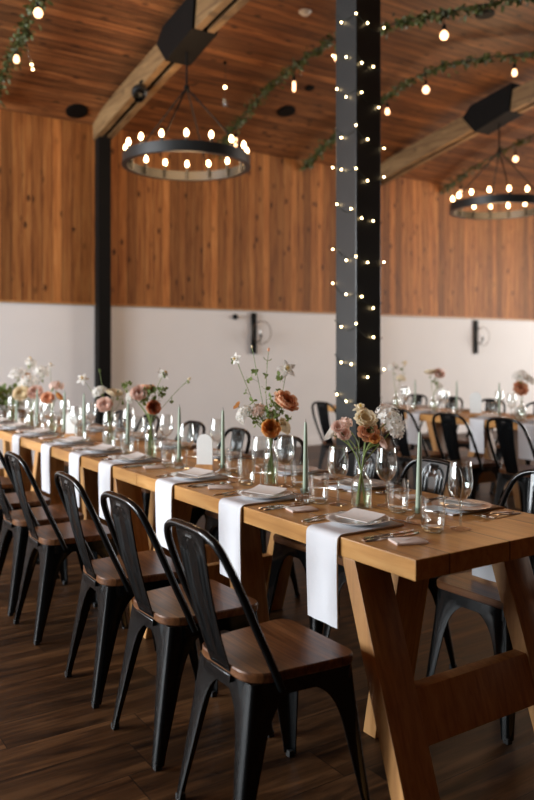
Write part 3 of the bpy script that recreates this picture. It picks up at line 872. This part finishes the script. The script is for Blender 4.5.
flower(v, 'rose', off(.020,.02,.272), .034, 'peach_petal', 'peach rose low at the centre ' + wl, gl, face=VC, leaves=2)
flower(v, 'ranunculus', off(.040,.04,.250), .020, 'orange_petal', 'small orange bloom low at the right ' + wl, gl, face=VC)
flower(v, 'ruffle', off(.065,.02,.235), .022, 'blush_petal', 'blush flower drooping low at the right ' + wl, gl)
flower(v, 'ruffle', off(-.088,.03,.292), .021, 'blush_petal', 'small blush ruffled flower high at the left ' + wl, gl, face=(-.5,-.6,.6))
flower(v, 'spray', off(.098,.01,.318), .062, 'white_petal', 'wide spray of tiny white blossoms at the right ' + wl, gl, leaves=3)
flower(v, 'spray', off(.120,-.02,.285), .040, 'white_petal', 'smaller spray of white blossoms at the far right ' + wl, gl)
# vase 2: tall with peach rose and columbines
v = (1.873, 2.79, TZ, .19); wl = 'in the tall second vase'; gl = 'flowers in the second vase'
place('vt', vase_tall, 'tall clear bottle vase, second from the near end', v[:3], 0, 'vase')
flower(v, 'ranunculus', off(-.004,.03,.232), .042, 'orange_petal', 'orange ranunculus low in front ' + wl, gl, face=(-.35,-.75,.45), neck=.01)
flower(v, 'rose', off(.055,.01,.345), .050, 'peach_petal', 'large peach rose at the right ' + wl, gl, leaves=3, face=(.1,-.7,.75))
flower(v, 'ruffle', off(.045,-.01,.245), .030, 'cream_petal', 'cream flower behind the orange one ' + wl, gl)
flower(v, 'spray', off(-.112,.0,.305), .040, 'white_petal', 'white blossom cluster leaning left ' + wl, gl, leaves=3)
flower(v, 'ruffle', off(-.140,.0,.338), .016, 'orange_petal', 'small orange flower at the far left ' + wl, gl)
flower(v, 'spray', off(-.050,.0,.318), .032, 'blush_petal', 'blush blossom cluster near the middle ' + wl, gl, leaves=5)
flower(v, 'star', off(.070,.0,.500), .046, 'white_petal', 'white star columbine standing high at the right ' + wl, gl, leaves=3, face=(-.35,-.85,.35))
flower(v, 'star', off(-.150,.0,.545), .030, 'white_petal', 'white nodding columbine high at the left ' + wl, gl, leaves=4, face=(-.9,-.3,.1))
flower(v, 'bud', off(-.080,.0,.590), .005, 'cream_petal', 'tallest pale bud ' + wl, gl, leaves=3)
flower(v, 'bud', off(-.010,.0,.575), .006, 'peach_petal', 'pinkish bud on a bent stem ' + wl, gl, leaves=3)
flower(v, 'sprig', off(-.020,.02,.375), .02, 'leaf', 'leafy green sprig at the centre ' + wl, gl, leaves=8)
flower(v, 'spray', off(-.015,.0,.300), .030, 'white_petal', 'small white blossom cluster at the middle ' + wl, gl, leaves=4)
flower(v, 'sprig', off(.030,.0,.340), .02, 'leaf', 'leafy green sprig beside the peach rose ' + wl, gl, leaves=8)
flower(v, 'sprig', off(-.060,-.02,.300), .02, 'leaf', 'leafy green sprig at the left ' + wl, gl, leaves=7)
flower(v, 'sprig', off(.090,.0,.285), .02, 'leaf', 'short leafy green sprig at the right ' + wl, gl, leaves=4)
# vase 3
v = (1.81, 3.865, TZ, .19); wl = 'in the third vase'; gl = 'flowers in the third vase'
place('vt', vase_tall, 'tall clear bottle vase, third from the near end', v[:3], .5, 'vase')
flower(v, 'ranunculus', off(.012,.02,.265), .040, 'rust_petal', 'rust orange ranunculus ' + wl, gl, face=(-.2,-.8,.3), leaves=3)
flower(v, 'rose', off(-.06,.01,.345), .038, 'blush_petal', 'blush rose at the left ' + wl, gl, face=VC, leaves=3)
flower(v, 'ruffle', off(-.02,-.02,.365), .034, 'peach_petal', 'peach flower at the centre ' + wl, gl)
flower(v, 'spray', off(-.10,.0,.330), .036, 'white_petal', 'white blossom cluster at the left ' + wl, gl)
flower(v, 'star', off(.068,.0,.455), .044, 'white_petal', 'white star columbine held high ' + wl, gl, leaves=2, face=(.4,-.6,.5))
flower(v, 'bud', off(.200,.0,.420), .008, 'cream_petal', 'pale bud on a long arching stem ' + wl, gl, leaves=2)
flower(v, 'sprig', off(.055,.0,.360), .02, 'leaf', 'leafy green sprig at the right ' + wl, gl, leaves=9)
flower(v, 'sprig', off(.000,.02,.390), .02, 'leaf', 'leafy green sprig at the top middle ' + wl, gl, leaves=10)
flower(v, 'sprig', off(-.150,.0,.400), .02, 'leaf', 'leafy green sprig arching left ' + wl, gl, leaves=8)
# vase 4
v = (1.836, 4.506, TZ, .15); wl = 'in the fourth vase'; gl = 'flowers in the fourth vase'
place('vw', vase_wide, 'clear bottle vase, fourth from the near end', v[:3], .5, 'vase')
flower(v, 'rose', off(-.025,.02,.245), .042, 'blush_petal', 'blush pink rose low in front ' + wl, gl, face=VC)
flower(v, 'ruffle', off(.025,.0,.305), .040, 'cream_petal', 'cream ruffled flower at the right ' + wl, gl)
flower(v, 'spray', off(-.06,.0,.330), .045, 'white_petal', 'white blossom cluster at the left ' + wl, gl, leaves=3)
flower(v, 'star', off(-.165,.0,.410), .045, 'white_petal', 'white star columbine leaning far left ' + wl, gl, face=(-.5,-.6,.4))
flower(v, 'bud', off(-.06,.0,.450), .008, 'leaf', 'upright green bud ' + wl, gl)
flower(v, 'sprig', off(.10,.0,.370), .02, 'leaf', 'leafy green sprig at the right ' + wl, gl, leaves=7)
# vase 5 .. 7, farther along
v = (1.776, 5.42, TZ, .15); wl = 'in the fifth vase'; gl = 'flowers in the fifth vase'
place('vw', vase_wide, 'clear bottle vase, fifth from the near end', v[:3], 1.0, 'vase')
flower(v, 'rose', off(-.02,.02,.245), .040, 'peach_petal', 'peach rose ' + wl, gl, face=VC)
flower(v, 'ruffle', off(.04,.0,.250), .032, 'orange_petal', 'small orange flower ' + wl, gl)
flower(v, 'spray', off(.03,.0,.330), .050, 'blush_petal', 'blush blossom cluster ' + wl, gl, leaves=3)
flower(v, 'star', off(-.01,.0,.480), .036, 'white_petal', 'white columbine held high ' + wl, gl)
v = (1.80, 5.98, TZ, .15); wl = 'in the sixth vase'; gl = 'flowers in the sixth vase'
place('vw', vase_wide, 'clear bottle vase, sixth from the near end', v[:3], 1.0, 'vase')
flower(v, 'spray', off(-.02,.0,.34), .075, 'white_petal', 'large white blossom cluster ' + wl, gl, leaves=5)
flower(v, 'rose', off(-.07,.02,.25), .055, 'cream_petal', 'cream rose low at the left ' + wl, gl, face=VC)
flower(v, 'rose', off(.04,.02,.26), .050, 'blush_petal', 'blush rose low at the right ' + wl, gl, face=VC)
flower(v, 'spray', off(.08,.0,.42), .060, 'white_petal', 'white blossom spray at the right ' + wl, gl, leaves=4)
flower(v, 'star', off(-.01,.0,.51), .050, 'white_petal', 'white star columbine at the top ' + wl, gl)
v = (1.80, 6.50, TZ, .15); wl = 'in the seventh vase'; gl = 'flowers in the seventh vase'
place('vw', vase_wide, 'clear bottle vase, seventh from the near end', v[:3], 1.0, 'vase')
flower(v, 'spray', off(.05,.0,.38), .080, 'white_petal', 'large white blossom cluster ' + wl, gl, leaves=5)
flower(v, 'ranunculus', off(.13,.0,.35), .040, 'orange_petal', 'orange ranunculus ' + wl, gl, face=VC)
flower(v, 'spray', off(.15,.0,.48), .050, 'white_petal', 'small white blossom cluster at the top ' + wl, gl, leaves=4)
# back table vases
for i, (x, y, fl) in enumerate([
    (5.55, 4.38, [('rose', -.02, .25, .058, 'peach_petal', 'peach rose'), ('spray', -.01, .36, .075, 'white_petal', 'white blossom cluster'), ('spray', .06, .33, .05, 'white_petal', 'smaller white blossom cluster')]),
    (5.55, 5.42, [('ruffle', -.03, .36, .050, 'cream_petal', 'cream ruffled flower'), ('rose', .05, .36, .046, 'blush_petal', 'blush rose'), ('spray', .05, .24, .045, 'white_petal', 'white blossom cluster')]),
    (5.55, 5.95, [('spray', -.03, .42, .060, 'white_petal', 'white blossom spray'), ('spray', .05, .30, .05, 'cream_petal', 'cream blossom spray'), ('star', .09, .46, .05, 'cream_petal', 'cream star flower')])]):
    v = (x, y, TZ, .15); wl = 'in the ' + ('rightmost', 'middle', 'leftmost')[i] + ' vase on the back table'
    place('vw', vase_wide, ('rightmost', 'middle', 'leftmost')[i] + ' clear bottle vase on the back table', v[:3], 1.0, 'vase')
    for kind, r, z, s, col, lb in fl:
        flower(v, kind, off(r, .01, z), s, col, lb + ' ' + wl, 'flowers on the back table', leaves=3, face=VC if kind == 'rose' else None)
# wooden trough of greenery at the far end of the long table
t = thing('planter_box', 'brown wooden trough with dark greenery at far end of long table', 'planter', (1.83, 6.95, TZ), 0)
m = MB()
m.box((0, 0, .006), (.38, .16, .012)); m.box((-.184, 0, .036), (.012, .16, .07)); m.box((.184, 0, .036), (.012, .16, .07))
m.box((0, -.074, .036), (.356, .012, .07)); m.box((0, .074, .036), (.356, .012, .07))
m.build('box', M['brown_box'], t, smooth=0)
MB().box((0, 0, .035), (.354, .134, .04)).build('soil', M['brown_box'], t, smooth=0)
m = MB()
for i in range(170):
    p = Vector((random.uniform(-.17, .17), random.uniform(-.06, .06), .055)); d = Vector((random.uniform(-.6, .6), random.uniform(-.6, .6), 1))
    e = p + d.normalized()*random.uniform(.03, .22); leaf_shape(m, e, d+Vector((random.uniform(-.6, .6), random.uniform(-.6, .6), 0)), .05, .018); m.tube([p, e], .001, 4)
m.build('greenery', M['leaf'], t, smooth=70)
m = MB()
for i in range(16):
    floret(m, (random.uniform(-.17, .19), random.uniform(-.07, .07), random.uniform(.10, .27)), (random.uniform(-.5, .5), -.7, .6), .022, 5)
m.build('blossoms', M['white_petal'], t)

# ------------------------------------------------------------------ ring chandeliers
RR, RZ = .62, 3.20
def make_chandelier(x, y, label):
    t = thing('ring_chandelier', label, 'chandelier', (x, y, RZ), .1, 'ring chandeliers')
    MB().lathe([(RR, -.05), (RR, .045), (RR-.012, .045), (RR-.012, -.05), (RR, -.05)], 72).build('ring_band', M['black_satin'], t, smooth=40)
    MB().lathe([(RR+.006, -.055), (RR+.006, -.045), (RR-.046, -.045), (RR-.046, -.055), (RR+.006, -.055)], 72).build('rim_shelf', M['black_satin'], t, smooth=40)
    MB().tube([(0, 0, .72), (0, 0, beam_z(6.75)-RZ-.02)], .010, 8).build('drop_rod', M['black_matte'], t)
    MB().sphere((0, 0, .72), .028, 12, 8).build('hub', M['black_matte'], t)
    for k in range(4):
        a = R(35+90*k)
        MB().tube([(.01*math.cos(a), .01*math.sin(a), .71), ((RR-.006)*math.cos(a), (RR-.006)*math.sin(a), .03)], .008, 8).build('hanging_rod', M['black_matte'], t)
    n = 16
    for k in range(n):
        a = 2*PI*(k+.5)/n; x_, y_ = (RR-.032)*math.cos(a), (RR-.032)*math.sin(a)
        h = MB().lathe([(0, -.045), (.013, -.045), (.013, .085), (0, .085)], 10).build('candle_tube', M['black_satin'], t, loc=(x_, y_, 0))
        MB().lathe([(0, .083), (.010, .085), (.019, .105), (.0205, .115), (.016, .134), (.007, .150), (0, .153)], 12).build('bulb', M['bulb'], h)
    return t
ch = make_chandelier(BX[0], 6.76, 'black ring chandelier with candle bulbs, left of the column')
dup(ch, (BX[1], 6.66, RZ), .3, 'black ring chandelier with candle bulbs at the right edge')
for x, y in ((BX[0], 6.76), (BX[1], 6.66)):
    L = bpy.data.lights.new('chandelier_glow', 'POINT'); L.energy = 32; L.color = (1, .62, .32); L.shadow_soft_size = .35
    o = bpy.data.objects.new('chandelier_glow', L); COL.objects.link(o); o.location = (x, y, RZ+.13)

# ------------------------------------------------------------------ greenery garlands with hanging bulbs
def garland(pts, label, bulbs, dens=1.0):
    """pts in the room; bulbs = list of (index along 0..1, drop, shape)"""
    base = Vector((pts[0][0], pts[0][1], 0))
    g = thing('garland', label, 'garland', base, 0, 'greenery garlands below the ceiling')
    P = [Vector(p)-base for p in pts]; C = catmull(P, 10)
    MB().tube(C, .007, 6).build('cable', M['wire'], g)
    m = MB(); n = len(C)
    tot = sum((b-a).length for a, b in zip(C, C[1:]))
    for i in range(int(tot*230*dens)):
        q = random.random()*(n-1); a = int(q); p = C[a].lerp(C[min(a+1, n-1)], q-a)
        clump = .55+.45*math.sin(q*1.7)+.3*math.sin(q*4.1)
        r = .075*max(.35, clump)*random.random()**.7; t = random.uniform(0, 6.28)
        o = Vector((math.cos(t)*r, math.sin(t)*r, random.uniform(-1.1, .5)*r))
        leaf_shape(m, p+o, o+Vector((random.uniform(-.05, .05), random.uniform(-.05, .05), random.uniform(-.07, .03))), random.uniform(.035, .075), random.uniform(.010, .020))
    m.build('foliage', M['garland'], g, smooth=70)
    for s, drop, shape in bulbs:
        p = C[min(n-1, int(s*(n-1)))]
        k = MB(); k.tube([(0, 0, 0), (0, 0, -drop+.075)], .004, 6)
        k.lathe([(0, -drop+.04), (.018, -drop+.04), (.02, -drop+.075), (.012, -drop+.10), (0, -drop+.10)], 10)
        h = k.build('lamp_holder', M['black_matte'], g, loc=p)
        if shape == 'tube': pr = [(0, -.10), (.022, -.085), (.024, -.04), (.024, .03), (.016, .045)]
        elif shape == 'pear': pr = [(0, -.055), (.03, -.042), (.04, -.012), (.032, .022), (.018, .045)]
        else: pr = [(0, -.065), (.036, -.052), (.055, -.02), (.054, .005), (.036, .034), (.018, .048)]
        MB().lathe([(r*.72, z*.8-drop) for r, z in pr], 14).build('bulb', M['bulb_globe'], h)
    return g
garland([(2.20, 8.75, 4.10), (2.19, 8.36, 4.22), (2.19, 7.70, 4.37), (2.19, 7.07, 4.56), (2.2, 6.2, 4.68), (2.2, 5.0, 4.72)], 'leafy garland with bulbs at the top left corner', [(.02, .10, 'globe'), (.39, .12, 'pear'), (.60, .12, 'globe')])
garland([(5.14, 8.95, 3.99), (5.15, 8.40, 4.26), (5.12, 7.45, 4.53), (5.10, 6.43, 4.62), (5.28, 5.85, 4.60), (5.54, 5.27, 4.60), (6.0, 4.6, 4.62), (6.4, 4.0, 4.66)], 'leafy garland hanging beyond the nearer chandelier, passing behind the column', [(.14, .20, 'tube'), (.33, .22, 'tube'), (.455, .2, 'globe'), (.72, .22, 'globe')])
garland([(6.60, 8.95, 4.0), (6.58, 8.30, 4.26), (6.65, 7.38, 4.54), (6.56, 6.30, 4.60), (7.2, 5.52, 4.65), (7.8, 4.8, 4.68)], 'leafy garland running right of the column to the farther beam', [(.42, .2, 'pear'), (.58, .2, 'globe'), (.76, .2, 'pear')])
garland([(9.44, 8.95, 4.0), (9.40, 8.27, 4.24), (9.48, 7.27, 4.50), (9.5, 6.4, 4.6)], 'leafy garland behind the farther chandelier at the right', [(.2, .25, 'tube'), (.58, .22, 'globe')], .7)

# ------------------------------------------------------------------ ceiling and wall fixtures
def ceil_disc(x, y, r, label, name, mat, cat):
    z = ceil_z(y); a = math.atan2(ceil_z(y-.1)-ceil_z(y+.1), .2)
    t = thing(name, label, cat, (x, y, z))
    t.rotation_euler = (-a, 0, 0)
    MB().lathe([(0, -.018), (r*.85, -.018), (r, -.012), (r, .0), (0, 0)], 28).build('housing', mat, t)
    MB().lathe([(0, -.022), (r*.8, -.021), (r*.8, -.017), (0, -.017)], 28).build('grille', M['black_matte'], t)
    return t
ceil_disc(3.18, 8.80, .13, 'dark round speaker in the ceiling, left of the nearer beam', 'ceiling_speaker', M['black_matte'], 'speaker')
ceil_disc(5.68, 8.11, .12, 'dark round speaker in the ceiling, just left of the column', 'ceiling_speaker', M['black_matte'], 'speaker')
ceil_disc(6.28, 5.41, .10, 'dark round speaker in the ceiling at the top right', 'ceiling_speaker', M['black_matte'], 'speaker')
ceil_disc(5.67, 7.60, .06, 'small dark disc in the ceiling above the left speaker', 'ceiling_sensor', M['black_matte'], 'sensor')
t = thing('smoke_detector', 'small pale round smoke detector on the ceiling', 'smoke detector', (4.64, 6.29, ceil_z(6.29)))
MB().lathe([(0, -.04), (.03, -.04), (.05, -.025), (.06, 0), (0, 0)], 24).build('cover', M['ceramic'], t)
MB().lathe([(.066, -.008), (.066, 0), (.058, 0), (.058, -.008), (.066, -.008)], 24).build('base_ring', M['plaster'], t)
t = thing('spotlight', 'black round spotlight fixed to the side of the nearer beam', 'spotlight', (3.42, 7.58, 4.08))
MB().sphere((0, 0, 0), .085, 16, 12).build('lamp_head', M['black_satin'], t)
MB().lathe([(.05, -.12), (.06, -.12), (.062, -.05), (.05, -.05)], 16, frame((0, 0, 0), (.3, .6, .6))).build('snoot', M['black_matte'], t)
MB().box((.04, 0, .07), (.04, .04, .12)).build('bracket', M['black_matte'], t)
MB().box((.075, 0, .115), (.12, .08, .03)).build('mount', M['black_matte'], t)

def sconce(x, label):
    t = thing('wall_light', label, 'wall light', (x, D, 1.60), 0, 'black wall lights')
    MB().box((0, -.02, 0), (.072, .04, .56)).build('backplate', M['black_matte'], t, bevel=.004)
    MB().tube([(.02, -.035, -.10), (.05, -.08, -.11), (.05, -.12, -.05)], .009, 8).build('arm', M['black_matte'], t)
    MB().tube([(.05, -.12, -.05), (.05, -.12, -.01)], .018, 10).build('lamp_holder', M['black_matte'], t)
    MB().lathe([(0, 0), (.018, .0), (.024, .03), (.016, .055), (0, .062)], 12).build('bulb', M['ceramic'], t, loc=(.05, -.12, -.01))
    c = Vector((.06, -.12, .01)); n = 28
    MB().tube([c+Vector((.155*math.cos(2*PI*i/n), 0, .155*math.sin(2*PI*i/n))) for i in range(n)], .005, 6, closed=True).build('ring', M['steel'], t)
    MB().tube([(.06, -.12, .165), (.03, -.06, .15), (.0, -.03, .14)], .006, 6).build('ring_bracket', M['black_matte'], t)
sconce(5.75, 'black bar wall light with a thin ring, left of the column')
sconce(10.2, 'black bar wall light with a thin ring, at the right above the back table')
t = thing('wall_sensor', 'tiny black knob on the white wall beside the left wall light', 'sensor', (5.46, D, 1.82))
MB().lathe([(0, .05), (.02, .05), (.032, .03), (.032, 0), (0, 0)], 16, Matrix.Rotation(R(90), 4, 'X')).build('knob', M['black_matte'], t)
MB().lathe([(0, .012), (.038, .010), (.04, 0), (0, 0)], 16, Matrix.Rotation(R(90), 4, 'X')).build('wall_plate', M['black_satin'], t)
t = thing('light_strand', 'short strand of tiny lights dangling from the left garland', 'fairy lights', (2.24, 7.62, 4.37))
MB().tube([(0, 0, 0), (.02, -.01, -.12), (.06, -.02, -.27)], .003, 6).build('wire', M['wire'], t)
for k in range(5):
    MB().sphere((.012+.012*k, -.012-.004*k, -.09-.045*k), .010, 8, 6).build('bulb', M['glass_thick'] if k < 3 else M['fairy'], t)
zc = ceil_z(7.5)
t = thing('pendant_bulb', 'dim clear bulb on a thin drop wire, right of the nearer chandelier', 'bulb', (4.42, 7.5, zc))
MB().tube([(0, 0, 0), (.0, 0, 4.17-zc)], .003, 6).build('wire', M['wire'], t)
MB().lathe([(0, 0), (.02, 0), (.02, -.02), (0, -.02)], 12).build('ceiling_rose', M['black_matte'], t)
MB().sphere((0, 0, 4.30-zc), .016, 10, 8).build('small_bulb', M['fairy'], t)
MB().lathe([(0, -.06), (.028, -.045), (.034, -.015), (.02, .02), (.010, .04), (0, .04)], 14, Matrix.Translation((0, 0, 4.13-zc))).build('glass_bulb', M['glass_thick'], t)
